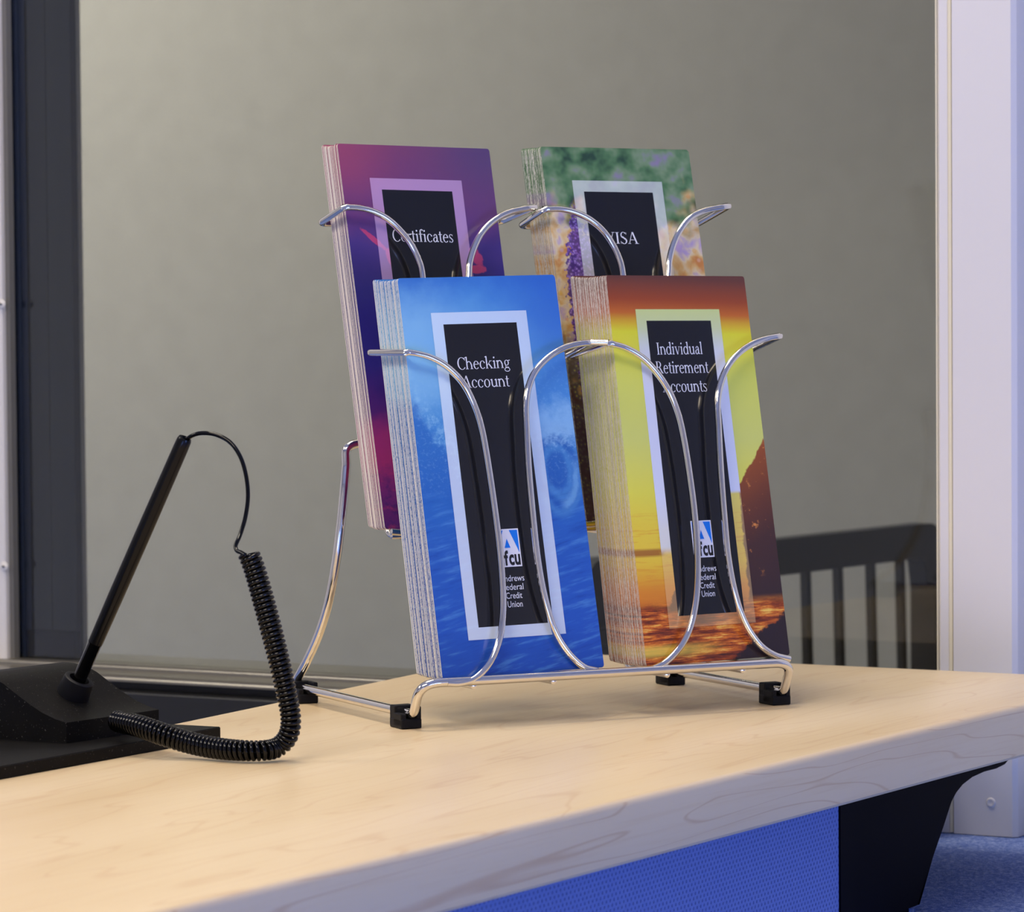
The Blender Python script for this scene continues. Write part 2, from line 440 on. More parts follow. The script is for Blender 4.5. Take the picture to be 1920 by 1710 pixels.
def bracket():
    X = PX - .006
    px = [(1588, 1500), (1896, 1405), (1895, 1420), (1884, 1433), (1868, 1441), (1845, 1447), (1823, 1457), (1805, 1471), (1793, 1486), (1784, 1503), (1770, 1547), (1750, 1605), (1716, 1712)]
    pts = [xp(*q, X) for q in px]
    pts[0] = V(X, -.2985, -.0312); pts[1] = V(X, pts[2].y + .001, -.0312)
    d_ = pts[-1] - pts[-3]; k_ = (-.235 - pts[-1].z) / d_.z
    pts.append(pts[-1] + d_ * k_); pts.append(V(X, -.2985, -.25))
    bm = bmesh.new(); prism(bm, pts, V(-.012, 0, 0))
    o = obj('counter_bracket', bm, NAVY)
    tag(o, 'dark navy curved metal bracket propping the counter end', 'bracket')
bracket()

# ------------------------------------------------------------------ pen set
def penset():
    st = thing('pen_stand', 'black plastic pen stand with curved block on a flat plate', 'pen stand', (-.15, -.62, 0))
    bm = bmesh.new()
    prism(bm, [V(-.1035, -.514, 0), V(-.1085, -.83, 0), V(-.196, -.83, 0), V(-.196, -.519, 0)], V(0, 0, .0068))
    bmesh.ops.bevel(bm, geom=bm.edges[:], offset=.0006, segments=1, affect='EDGES')
    obj('base_plate', bm, DUSTY, st)
    xs = [(-.130, .0068), (-.130, .0178), (-.137, .0193), (-.1455, .0222), (-.154, .0264), (-.163, .0316), (-.171, .0364), (-.178, .0394), (-.186, .0407), (-.194, .0410), (-.197, .040), (-.197, .0068)]
    bm = bmesh.new(); n = len(xs)
    A = [V(x - .0035, -.613, z) for x, z in xs]; B = [V(x + .0045, -.541, z) for x, z in xs]
    va = [bm.verts.new(p) for p in A]; vb = [bm.verts.new(p) for p in B]
    bm.faces.new(va); bm.faces.new(vb[::-1])
    for i in range(n): bm.faces.new((va[i], vb[i], vb[(i + 1) % n], va[(i + 1) % n]))
    sharp = [e for e in bm.edges if len(e.link_faces) == 2 and e.calc_face_angle(0) > .6]
    bmesh.ops.bevel(bm, geom=sharp, offset=.0005, segments=2, affect='EDGES')
    obj('curved_block', bm, DUSTY, st, True, 35)
    a = yp(137, 1300, -.577); b = yp(347, 821, -.577); ax = (b - a).normalized()
    M = Matrix.Translation(a) @ ax.to_track_quat('Z', 'Y').to_matrix().to_4x4()
    bm = bmesh.new(); lathe(bm, [(0, -.004), (.0088, -.004), (.0090, .0005), (.0082, .0088), (.0072, .0094), (.0056, .0092), (.0050, .006), (0, .006)], M)
    obj('socket_collar', bm, RUBBER, st, True, 40)
    # pen
    pen = thing('pen', 'slim black pen leaning out of the stand socket', 'pen', a)
    Lp = (b - a).length
    bm = bmesh.new(); lathe(bm, [(0, .0062), (.0034, .0062), (.0037, .010), (.0038, .0312), (.0040, .0316), (0, .0316)], M, 28); obj('cap', bm, GLOSSB, pen, True, 40)
    bm = bmesh.new(); lathe(bm, [(0, .0318), (.0040, .0318), (.00425, .06), (.0043, .10), (.0041, Lp - .006), (.0039, Lp - .0012), (.0034, Lp), (.0026, Lp), (.0020, Lp - .001), (0, Lp - .001)], M, 28)
    obj('barrel', bm, plain('satin_black_barrel', (10, 10, 11), .24, Specular_IOR_Level=.22), pen, True, 40)
    # coiled cord
    cord = thing('coiled_cord', 'black coiled cord tethering the pen to its stand', 'cord', zp(520, 1420, 0))
    low = [zp(218, 1352, .0165), zp(262, 1362, .0155), zp(306, 1377, .0125), zp(350, 1391, .0090), zp(400, 1402, .0068), zp(450, 1407, .0064), zp(495, 1407, .0064), zp(522, 1400, .0075)]
    Bp = low[-1]; dep = (Bp - CAM).dot(CF)
    def at(x, y, d): return CAM + ray(x, y) * d
    up = [at(541, 1378, dep - .002), at(545, 1345, dep - .003), at(537, 1300, dep - .003), at(526, 1250, dep - .003), at(511, 1190, dep - .002), at(495, 1130, dep - .001), at(478, 1070, dep), at(466, 1038, dep)]
    path = spline(low + up, 14)
    # resample evenly
    ln = [0]
    for p, q in zip(path, path[1:]): ln.append(ln[-1] + (q - p).length)
    tot = ln[-1]; pitch = .00258; turns = tot / pitch; per = 14
    N = int(turns * per)
    def samp(s):
        import bisect
        i = min(max(bisect.bisect(ln, s) - 1, 0), len(path) - 2)
        return path[i].lerp(path[i + 1], (s - ln[i]) / max(ln[i + 1] - ln[i], 1e-9)), (path[i + 1] - path[i]).normalized()
    pts = []; u = None; sb = ln[8 * 14] / tot
    for k in range(N + 1):
        f = k / N
        # turns open up a little past the bend
        g = f
        c, tn = samp(g * tot)
        _, t2 = samp(min(g * tot + .004, tot)); _, t1 = samp(max(g * tot - .004, 0)); tn = (tn + t1 + t2).normalized()
        if u is None: u = tn.orthogonal().normalized()
        u = (u - tn * u.dot(tn)).normalized(); v = tn.cross(u)
        a_ = 2 * PI * k / per
        r = .0046 + .0003 * math.sin(f * 9)
        pts.append(c + (u * math.cos(a_) + v * math.sin(a_)) * r)
    tubeo('coil', pts, .00122, GLOSSB, cord, 8)
    e = pts[-1]; d0 = (e - CAM).dot(CF); d1 = (b - CAM).dot(CF)
    cp = [(452, 1036), (444, 1032), (442, 1022), (450, 1003), (460, 970), (465, 930), (461, 890), (450, 855), (431, 829), (405, 815), (380, 812), (362, 816), (350, 824)]
    L = [e] + [at(x, y, d0 + (d1 - d0) * (i + 1) / len(cp)) for i, (x, y) in enumerate(cp)]
    L.append(b - ax * .004)
    tubeo('lead', spline(L, 8), .00115, GLOSSB, cord, 10)
penset()

# ------------------------------------------------------------------ brochures
W, H = .1016, .2286
ST = {
 'blue': dict(P0=V(-.01806, -.42069, .02825), E=V(.518523, .855064, 0), U=V(-.179329, .108748, .977760), N=V(-.836047, .506991, -.209726),
              px=[(745, 523), (1040, 516), (1133, 1251), (830, 1274)], T=.0305),
 'ira': dict(P0=V(.05386, -.31260, .02863), E=V(.493581, .869700, 0), U=V(-.182398, .103517, .977760), N=V(-.850358, .482604, -.209726),
              px=[(1136, 516), (1395, 518), (1481, 1228), (1212, 1250)], T=.0385),
 'purple': dict(P0=V(-.08273, -.37722, .10795), E=V(.499861, .866105, 0), U=V(-.197424, .113941, .973674), N=V(-.843304, .486702, -.227945),
              px=[(632, 269), (917, 279), (1004, 985), (722, 992)], T=.0195),
 'visa': dict(P0=V(-.01062, -.27127, .10799), E=V(.565084, .825034, 0), U=V(-.188062, .128808, .973674), N=V(-.803314, .550207, -.227945),
              px=[(1013, 276), (1291, 282), (1383, 972), (1101, 980)], T=.0265),
}
for k, s in ST.items():
    s['q'] = [pl(*p, s['P0'], s['N']) for p in s['px']]       # TL TR BR BL
    s['E'] = (s['q'][1] + s['q'][2] - s['q'][0] - s['q'][3]).normalized()
    s['back'] = s['N'] + s['U'] * (-s['N'].z / s['U'].z)       # slides back level on the shelf
    def at(u, v, off=0., s=s):
        q = s['q']; top = q[0].lerp(q[1], u); bot = q[3].lerp(q[2], u)
        return bot.lerp(top, v) - s['N'] * off
    s['at'] = at

def art(t, kind):
    uv = t.new('ShaderNodeUVMap'); uv.uv_map = 'UVMap'
    x, y, _ = t.sep(uv.outputs[0])
    p = t.vec(t.mul(x, .444), y, 0.)
    if kind == 'blue':
        n1 = t.noise(p, 7., 5, .6); n2 = t.noise(p, 45., 5, .7); n4 = t.noise(p, 16., 5, .65)
        yy = t.add(y, t.mul(t.sub(n1, .5), .14))
        c = t.ramp(yy, [(0, lin((28, 76, 172))), (.12, lin((34, 86, 182))), (.30, lin((38, 94, 182))), (.45, lin((44, 108, 188))), (.58, lin((70, 142, 204))), (.75, lin((92, 166, 218))), (.86, lin((106, 174, 222))), (.95, lin((76, 144, 210))), (1, lin((58, 122, 200)))])
        c = t.mix(t.mul(t.mul(t.sm(x, .45, 1.), t.sm(yy, .55, .9)), .8), c, lin((46, 106, 196)))
        c = t.mix(t.mul(t.mul(t.sm(x, .45, .08), t.mul(t.sm(yy, .62, .74), t.sm(yy, 1.02, .88))), .75), c, lin((142, 200, 232)))
        # spray column falling at the left, dark wave body under it
        edge = t.add(t.sub(.70, t.mul(x, .75)), t.mul(t.sub(n4, .5), .22))
        body = t.mul(t.sm(t.sub(y, edge), .03, -.05), t.mul(t.sm(y, .33, .44), t.sm(x, .5, .3)))
        c = t.mix(t.mul(body, .7), c, lin((40, 104, 184)))
        rim = t.mul(t.sm(t.m('ABSOLUTE', t.sub(t.sub(y, edge), .03)), .06, .0), t.mul(t.sm(n2, .40, .62), t.sm(x, .42, .30)))
        c = t.mix(t.mul(rim, .6), c, lin((150, 206, 232)))
        # curling wave at the right
        dx = t.mul(t.sub(x, .86), .444); dy = t.mul(t.sub(y, .50), .62)
        r = t.m('SQRT', t.add(t.mul(dx, dx), t.mul(dy, dy)))
        rn = t.add(r, t.mul(t.sub(n4, .5), .03))
        rt = t.sm(x, .60, .74)
        c = t.mix(t.mul(t.mul(t.sm(r, .085, .06), rt), .7), c, lin((34, 92, 170)))
        ring = t.mul(t.m('ADD', t.mul(t.m('SINE', t.mul(rn, 210.)), .5), .5), t.mul(t.sm(r, .012, .03), t.sm(r, .085, .06)))
        c = t.mix(t.mul(t.mul(ring, rt), .42), c, lin((96, 166, 216)))
        arc = t.mul(t.sm(t.m('ABSOLUTE', t.sub(rn, .052)), .012, .002), t.mul(t.sm(dx, -.01, .02), t.sm(dy, .03, -.01)))
        c = t.mix(t.mul(arc, .55), c, lin((132, 192, 228)))
        crest = t.mul(t.mul(t.sm(t.add(y, t.mul(t.sub(n2, .5), .12)), .555, .60), t.sm(t.add(y, t.mul(t.sub(n4, .5), .16)), .70, .62)), t.sm(x, .68, .84))
        c = t.mix(t.mul(crest, .62), c, lin((164, 212, 238)))
        spr = t.mul(t.sm(t.noise(p, 90., 4, .75), .50, .68), t.mul(t.sm(y, .42, .52), t.sm(y, .84, .66)))
        c = t.mix(t.mul(spr, .22), c, lin((160, 210, 236)))
        # ripples below
        rp = t.noise(t.vec(t.mul(x, 2.2), t.add(t.mul(y, 34.), t.mul(x, -3.)), 0.), 1.6, 4, .6)
        lo = t.sm(y, .52, .36)
        c = t.mix(t.mul(t.mul(t.sm(rp, .50, .70), lo), .45), c, lin((92, 156, 216)))
        c = t.mix(t.mul(t.mul(t.sm(rp, .46, .30), lo), .5), c, lin((16, 62, 150)))
    elif kind == 'ira':
        n1 = t.noise(p, 9., 4, .6); st = t.noise(t.vec(t.mul(x, 1.6), t.mul(y, 46.), 0.), 2.2, 5, .65)
        rg = t.noise(p, 26., 5, .65)
        c = t.ramp(t.add(y, t.mul(x, .012)), [(0, lin((120, 56, 20))), (.10, lin((196, 92, 28))), (.19, lin((222, 140, 40))), (.26, lin((236, 200, 60))), (.36, lin((238, 212, 66))), (.44, lin((234, 226, 80))), (.58, lin((222, 224, 112))), (.74, lin((226, 228, 96))), (.855, lin((232, 226, 52))), (.875, lin((228, 190, 46))), (.905, lin((206, 108, 40))), (.94, lin((164, 74, 36))), (1, lin((108, 62, 50)))])
        band = t.mul(t.sm(y, .42, .34), t.sm(st, .50, .62))
        c = t.mix(t.mul(band, .40), c, lin((222, 140, 40)))
        # far headland streaks
        hd = t.mul(t.sm(t.m('ABSOLUTE', t.sub(y, .285)), .014, .004), t.sm(t.add(x, t.mul(t.sub(rg, .5), .5)), .30, .12))
        c = t.mix(t.mul(hd, .8), c, lin((150, 70, 34)))
        # sea at the bottom: dark red brown with fire streaks
        sea = t.sm(t.add(y, t.mul(t.sub(rg, .5), .03)), .165, .135)
        s2 = t.noise(t.vec(t.mul(x, 2.6), t.mul(y, 60.), 3.), 1.5, 5, .7)
        sc = t.ramp(t.add(s2, t.mul(t.sub(n1, .5), .35)), [(.32, lin((70, 28, 18))), (.46, lin((140, 58, 22))), (.56, lin((214, 112, 34))), (.68, lin((248, 206, 92)))])
        c = t.mix(sea, c, sc)
        sun = t.mul(t.sm(t.m('ABSOLUTE', t.sub(y, .035)), .022, .004), t.sm(x, .62, .2))
        c = t.mix(t.mul(sun, .7), c, lin((244, 214, 88)))
        # rocks: right headland, left rock, bottom-right rock
        xr = t.add(x, t.mul(t.sub(rg, .5), .07))
        e1 = t.m('MAXIMUM', t.add(.765, t.mul(t.sub(y, .435), 1.75)), t.sub(.775, t.mul(t.sub(.43, y), .05)))
        rock = t.mul(t.sm(t.sub(xr, e1), -.008, .008), t.mul(t.sm(y, .135, .165), t.sm(y, .575, .56)))
        rc = t.ramp(t.add(y, t.add(t.mul(x, -.22), .22)), [(.15, lin((52, 36, 36))), (.33, lin((74, 44, 38))), (.42, lin((108, 58, 38))), (.56, lin((164, 84, 36)))])
        c = t.mix(rock, c, rc)
        glow = t.mul(rock, t.mul(t.sm(t.noise(p, 30., 4, .7), .60, .70), t.mul(t.sm(y, .20, .23), t.sm(t.sub(x, y), .72, .58))))
        c = t.mix(t.mul(glow, .8), c, lin((236, 150, 70)))
        r2 = t.mul(t.sm(t.sub(t.add(x, t.mul(t.sub(rg, .5), .14)), t.add(.16, t.mul(t.sub(y, .13), 1.75))), -.01, .01), t.mul(t.sm(y, .125, .14), t.mul(t.sm(y, .335, .31), t.sm(x, .62, .55))))
        c = t.mix(r2, c, t.ramp(y, [(.12, lin((60, 32, 26))), (.3, lin((128, 64, 36)))]))
        r3 = t.sm(t.sub(t.add(x, t.mul(t.sub(rg, .5), .25)), t.add(.60, t.mul(y, 3.4))), -.02, .02)
        c = t.mix(r3, c, lin((44, 30, 32)))
    elif kind == 'purple':
        n1 = t.noise(p, 8., 4, .6); n2 = t.noise(p, 30., 4, .7)
        yy = t.add(y, t.mul(t.sub(n1, .5), .10))
        c = t.ramp(yy, [(0, lin((96, 40, 110))), (.10, lin((120, 44, 116))), (.18, lin((168, 50, 112))), (.24, lin((160, 48, 116))), (.30, lin((86, 36, 116))), (.42, lin((48, 36, 124))), (.62, lin((44, 36, 116))), (.74, lin((74, 52, 122))), (.86, lin((118, 62, 112))), (1, lin((134, 68, 104)))])
        c = t.mix(t.mul(t.mul(t.sm(x, .2, 1.), t.sm(y, .72, 1.)), .8), c, lin((78, 68, 112)))
        c = t.mix(t.mul(t.mul(t.sm(x, .40, 0.), t.mul(t.sm(y, .82, .95), 1.)), .5), c, lin((172, 74, 104)))
        def blob(cx, cy, rx, ry, ang=0.):
            dx = t.mul(t.sub(x, cx), .444); dy = t.sub(y, cy)
            ca, sa = math.cos(ang), math.sin(ang)
            a = t.m('DIVIDE', t.add(t.mul(dx, ca), t.mul(dy, sa)), rx); b = t.m('DIVIDE', t.sub(t.mul(dy, ca), t.mul(dx, sa)), ry)
            d = t.m('SQRT', t.add(t.mul(a, a), t.mul(b, b)))
            return t.sm(t.add(d, t.mul(t.sub(n2, .5), 1.2)), 1.05, .75)
        for bl in ((.16, .75, .045, .008, -.7), (.255, .70, .012, .03, .2), (.82, .71, .018, .028, .5), (.82, .675, .028, .012, 0)):
            c = t.mix(t.mul(blob(*bl), .8), c, lin((206, 70, 112)))
        st = t.sm(t.noise(t.vec(t.mul(x, 3.), t.mul(y, 12.), 5.), 2., 4), .52, .68)
        c = t.mix(t.mul(t.mul(st, t.sm(y, .26, .10)), .5), c, lin((214, 64, 100)))
        c = t.mix(t.mul(t.mul(t.sm(n2, .52, .38), t.sm(y, .22, .06)), .6), c, lin((62, 36, 104)))
    else:
        n1 = t.noise(p, 11., 3, .5); n2 = t.noise(p, 17., 3, .5, .3); n3 = t.noise(t.vec(t.mul(x, .444), t.mul(y, .8), 7.), 13., 2)
        vd = t.voro(p, 34.); vs = t.voro(p, 95.)
        c = t.ramp(n1, [(.38, lin((44, 74, 54))), (.47, lin((84, 124, 80))), (.56, lin((122, 148, 108))), (.66, lin((146, 130, 160)))])
        warm = t.ramp(n2, [(.34, lin((206, 136, 70))), (.45, lin((222, 180, 112))), (.55, lin((228, 208, 164))), (.66, lin((190, 164, 194)))])
        lowb = t.sm(t.add(y, t.mul(t.sub(n3, .5), .45)), .86, .76)
        c = t.mix(lowb, c, warm)
        dots = t.sm(vd[0], .30, .16)
        dc = t.ramp(t.sep(vd[1])[0], [(.2, lin((236, 190, 60))), (.5, lin((214, 110, 50))), (.75, lin((240, 232, 214))), (.95, lin((150, 96, 170)))])
        c = t.mix(t.mul(t.mul(dots, lowb), .45), c, dc)
        leaf = t.ramp(vs[0], [(.1, lin((236, 196, 74))), (.22, lin((126, 140, 84))), (.45, lin((84, 70, 92))), (.7, lin((56, 44, 50)))])
        c = t.mix(t.mul(t.sm(y, .56, .40), .85), c, leaf)
        c = t.mix(t.mul(t.mul(t.sm(y, .40, .25), 1.), .7), c, lin((62, 36, 66)))
        c = t.mix(t.mul(t.mul(t.sm(n2, .5, .62), t.mul(t.sm(y, .40, .36), t.sm(y, .28, .34))), .9), c, lin((206, 160, 96)))
        # lupin spikes
        for cx, top, hw in ((.165, .868, .060), (.235, .838, .044), (.115, .77, .055), (.15, .66, .075), (.20, .60, .07)):
            dx = t.m('ABSOLUTE', t.sub(t.add(x, t.mul(t.sub(t.noise(p, 60., 3), .5), .16)), cx))
            wd = t.mul(t.sm(y, top + .01, top - .16), hw)
            sp = t.mul(t.sm(t.sub(dx, wd), .008, -.012), t.mul(t.sm(y, top + .006, top - .006), t.sm(y, top - .40, top - .27)))
            pc = t.ramp(t.voro(p, 130.)[0], [(.15, lin((176, 150, 212))), (.35, lin((122, 82, 168))), (.7, lin((70, 40, 112)))])
            c = t.mix(t.mul(sp, .92), c, pc)
    return c, x, y
ARTS = {}
def art_mats(kind):
    t = NT(kind + '_cover_art'); c, _, _ = art(t, kind); t.set(Base_Color=c, Roughness=.3, Specular_IOR_Level=.5)
    t2 = NT(kind + '_tinted_border'); c2, _, y2 = art(t2, kind)
    tint = {'blue': (.87, .97, .97), 'ira': (.95, .90, .72), 'purple': (.93, .60, .93), 'visa': (.90, .93, .86)}[kind]
    f = {'blue': .66, 'ira': .44, 'purple': .42, 'visa': .52}[kind]
    cc = t2.mix(f, c2, tint)
    if kind == 'ira':
        x2 = t2.sep(t2.new('ShaderNodeUVMap', uv_map='UVMap').outputs[0])[0]
        pale = t2.ramp(y2, [(.34, lin((226, 226, 214))), (.42, lin((224, 228, 236))), (.70, lin((222, 226, 236))), (.80, lin((220, 224, 224))), (.86, lin((214, 222, 164))), (.91, lin((214, 224, 140)))])
        keep = t2.m('MAXIMUM', t2.mul(t2.sm(x2, .45, .40), t2.sm(y2, .275, .30)), t2.mul(t2.sm(x2, .40, .45), t2.sm(y2, .425, .435)))
        keep = t2.m('MAXIMUM', keep, t2.sm(y2, .44, .47))
        cc = t2.mix(keep, t2.mix(.34, c2, lin((238, 200, 140))), pale)
    t2.set(Base_Color=cc, Roughness=.3, Specular_IOR_Level=.5)
    # cut edges of the leaves: paper with the print bleeding through
    t3 = NT(kind + '_cut_edges'); c3, x3, y3 = art(t3, kind)
    rnd = t3.new('ShaderNodeObjectInfo').outputs['Random']
    co_ = t3.vec(t3.mul(rnd, 91.), t3.mul(y3, {'blue': 110., 'ira': 60., 'purple': 140., 'visa': 42.}[kind]), t3.mul(x3, 3.))
    n = t3.noise(co_, 1., 6, .8); n_ = t3.noise(t3.vec(t3.mul(rnd, 37.), t3.mul(y3, 210.), 1.), 1., 3, .7)
    pap = {'blue': (218, 218, 216), 'ira': (218, 212, 204), 'purple': (228, 216, 204), 'visa': (216, 214, 204)}[kind]
    amt = {'blue': (.50, .66, .85), 'ira': (.36, .66, .75), 'purple': (.60, .72, .5), 'visa': (.38, .60, .95)}[kind]
    per = t3.sub(t3.mul(rnd, .16), .08)
    f3 = t3.mul(t3.sm(t3.add(n, per), amt[0], amt[1]), amt[2])
    cc = t3.mix(f3, lin(pap), t3.mix(.35, c3, (.05, .06, .09)))
    cc = t3.mix(t3.mul(t3.sm(n_, .60, .72), .5), cc, lin((92, 84, 92)))
    t3.set(Base_Color=cc, Roughness=.8)
    return t.mat, t2.mat, t3.mat

def brochure_mesh(s, thick, name):
    """thin leaf: front face = quad, uv 0..1; faces 0 front, others edges/back"""
    bm = bmesh.new(); uvl = bm.loops.layers.uv.new('UVMap')
    rows = 6; fr, bk = [], []
    rad = .0016
    org = s['q'][3]
    outline = []
    def add(u, v):
        p = s['at'](u, v) - org
        return bm.verts.new(p), bm.verts.new(p + s['N'] * thick), (u, v)
    # outline with tiny rounded corners
    ru, rv = rad / W, rad / H
    for cu, cv, a0 in ((1 - ru, 1 - rv, 0), (ru, 1 - rv, PI / 2), (ru, rv, PI), (1 - ru, rv, 1.5 * PI)):
        for k in range(4):
            a = a0 + PI / 2 * k / 3
            outline.append(add(cu + ru * math.cos(a), cv + rv * math.sin(a)))
        if a0 in (PI / 2, 1.5 * PI):
            for j in range(1, rows):
                outline.append(add(0. if a0 == PI / 2 else 1., (1 - j / rows) if a0 == PI / 2 else j / rows))
    f = bm.faces.new([o[0] for o in outline]); f.material_index = 0
    for l, o in zip(f.loops, outline): l[uvl].uv = o[2]
    f = bm.faces.new([o[1] for o in outline][::-1]); f.material_index = 0
    for l, o in zip(f.loops, outline[::-1]): l[uvl].uv = o[2]
    n = len(outline)
    for i in range(n):
        a, b = outline[i], outline[(i + 1) % n]
        f = bm.faces.new((a[0], a[1], b[1], b[0])); f.material_index = 1
        for l, q in zip(f.loops, (a, a, b, b)): l[uvl].uv = q[2]
    me = bpy.data.meshes.new(name); bm.to_mesh(me); bm.free()
    return me
def patch(s, name, loops_uv, off, mat, parent, ink=.00004):
    """print laid on the cover: list of polygons in cover uv, wafer thick"""
    bm = bmesh.new(); uvl = bm.loops.layers.uv.new('UVMap')
    for poly in loops_uv:
        vs = [bm.verts.new(s['at'](u, v, off)) for u, v in poly]
        try: f = bm.faces.new(vs)
        except ValueError: continue
        for l, q in zip(f.loops, poly): l[uvl].uv = q
    me = bpy.data.meshes.new(name); bm.to_mesh(me); bm.free(); me.materials.append(mat)
    o = bpy.data.objects.new(name, me); COL.objects.link(o); o.parent = parent
    o.matrix_parent_inverse = Matrix.Translation(-parent.location)
    return o

# ---- serif lettering, drawn from stems, bowls, bars and serifs (x-height 1, cap height 1.5)
def ellarc(cx, cy, rx, ry, wt, ht, a0, a1, n=14):
    out = []
    for k in range(n):
        A, B = [math.radians(a0 + (a1 - a0) * j / n) for j in (k, k + 1)]
        f = lambda a, i: (cx + (rx - i * wt) * math.cos(a), cy + (ry - i * ht) * math.sin(a))
        out.append([f(A, 0), f(B, 0), f(B, 1), f(A, 1)])
    return out
TK, TN = .17, .055
def stem(x, y0, y1, w=TK): return [[(x, y0), (x + w, y0), (x + w, y1), (x, y1)]]
def foot(x, y, l=.11, r=.11, w=TK, h=TN): return [[(x - l, y), (x + w + r, y), (x + w + r, y + h * .7), (x + w, y + h * 1.6), (x, y + h * 1.6), (x - l, y + h * .7)]]
def flag(x, y, l=.14): return [[(x, y), (x, y - .14), (x - l, y - .13), (x - l, y - .09)]]
def bar(x0, y0, x1, y1, w): return [[(x0, y0), (x0 + w, y0), (x1 + w, y1), (x1, y1)]]
def dotp(cx, cy, r=.115): return [[(cx + r * math.cos(2 * PI * k / 14), cy + r * math.sin(2 * PI * k / 14)) for k in range(14)]]
def arch(x, w, y=1.): # thin-to-thick shoulder from a stem at x to a stem whose left side is x+w
    return ellarc(x + w / 2 + TK * .55, y - .42, w / 2 + TK * .45, .44, TK, .10, 0, 150)
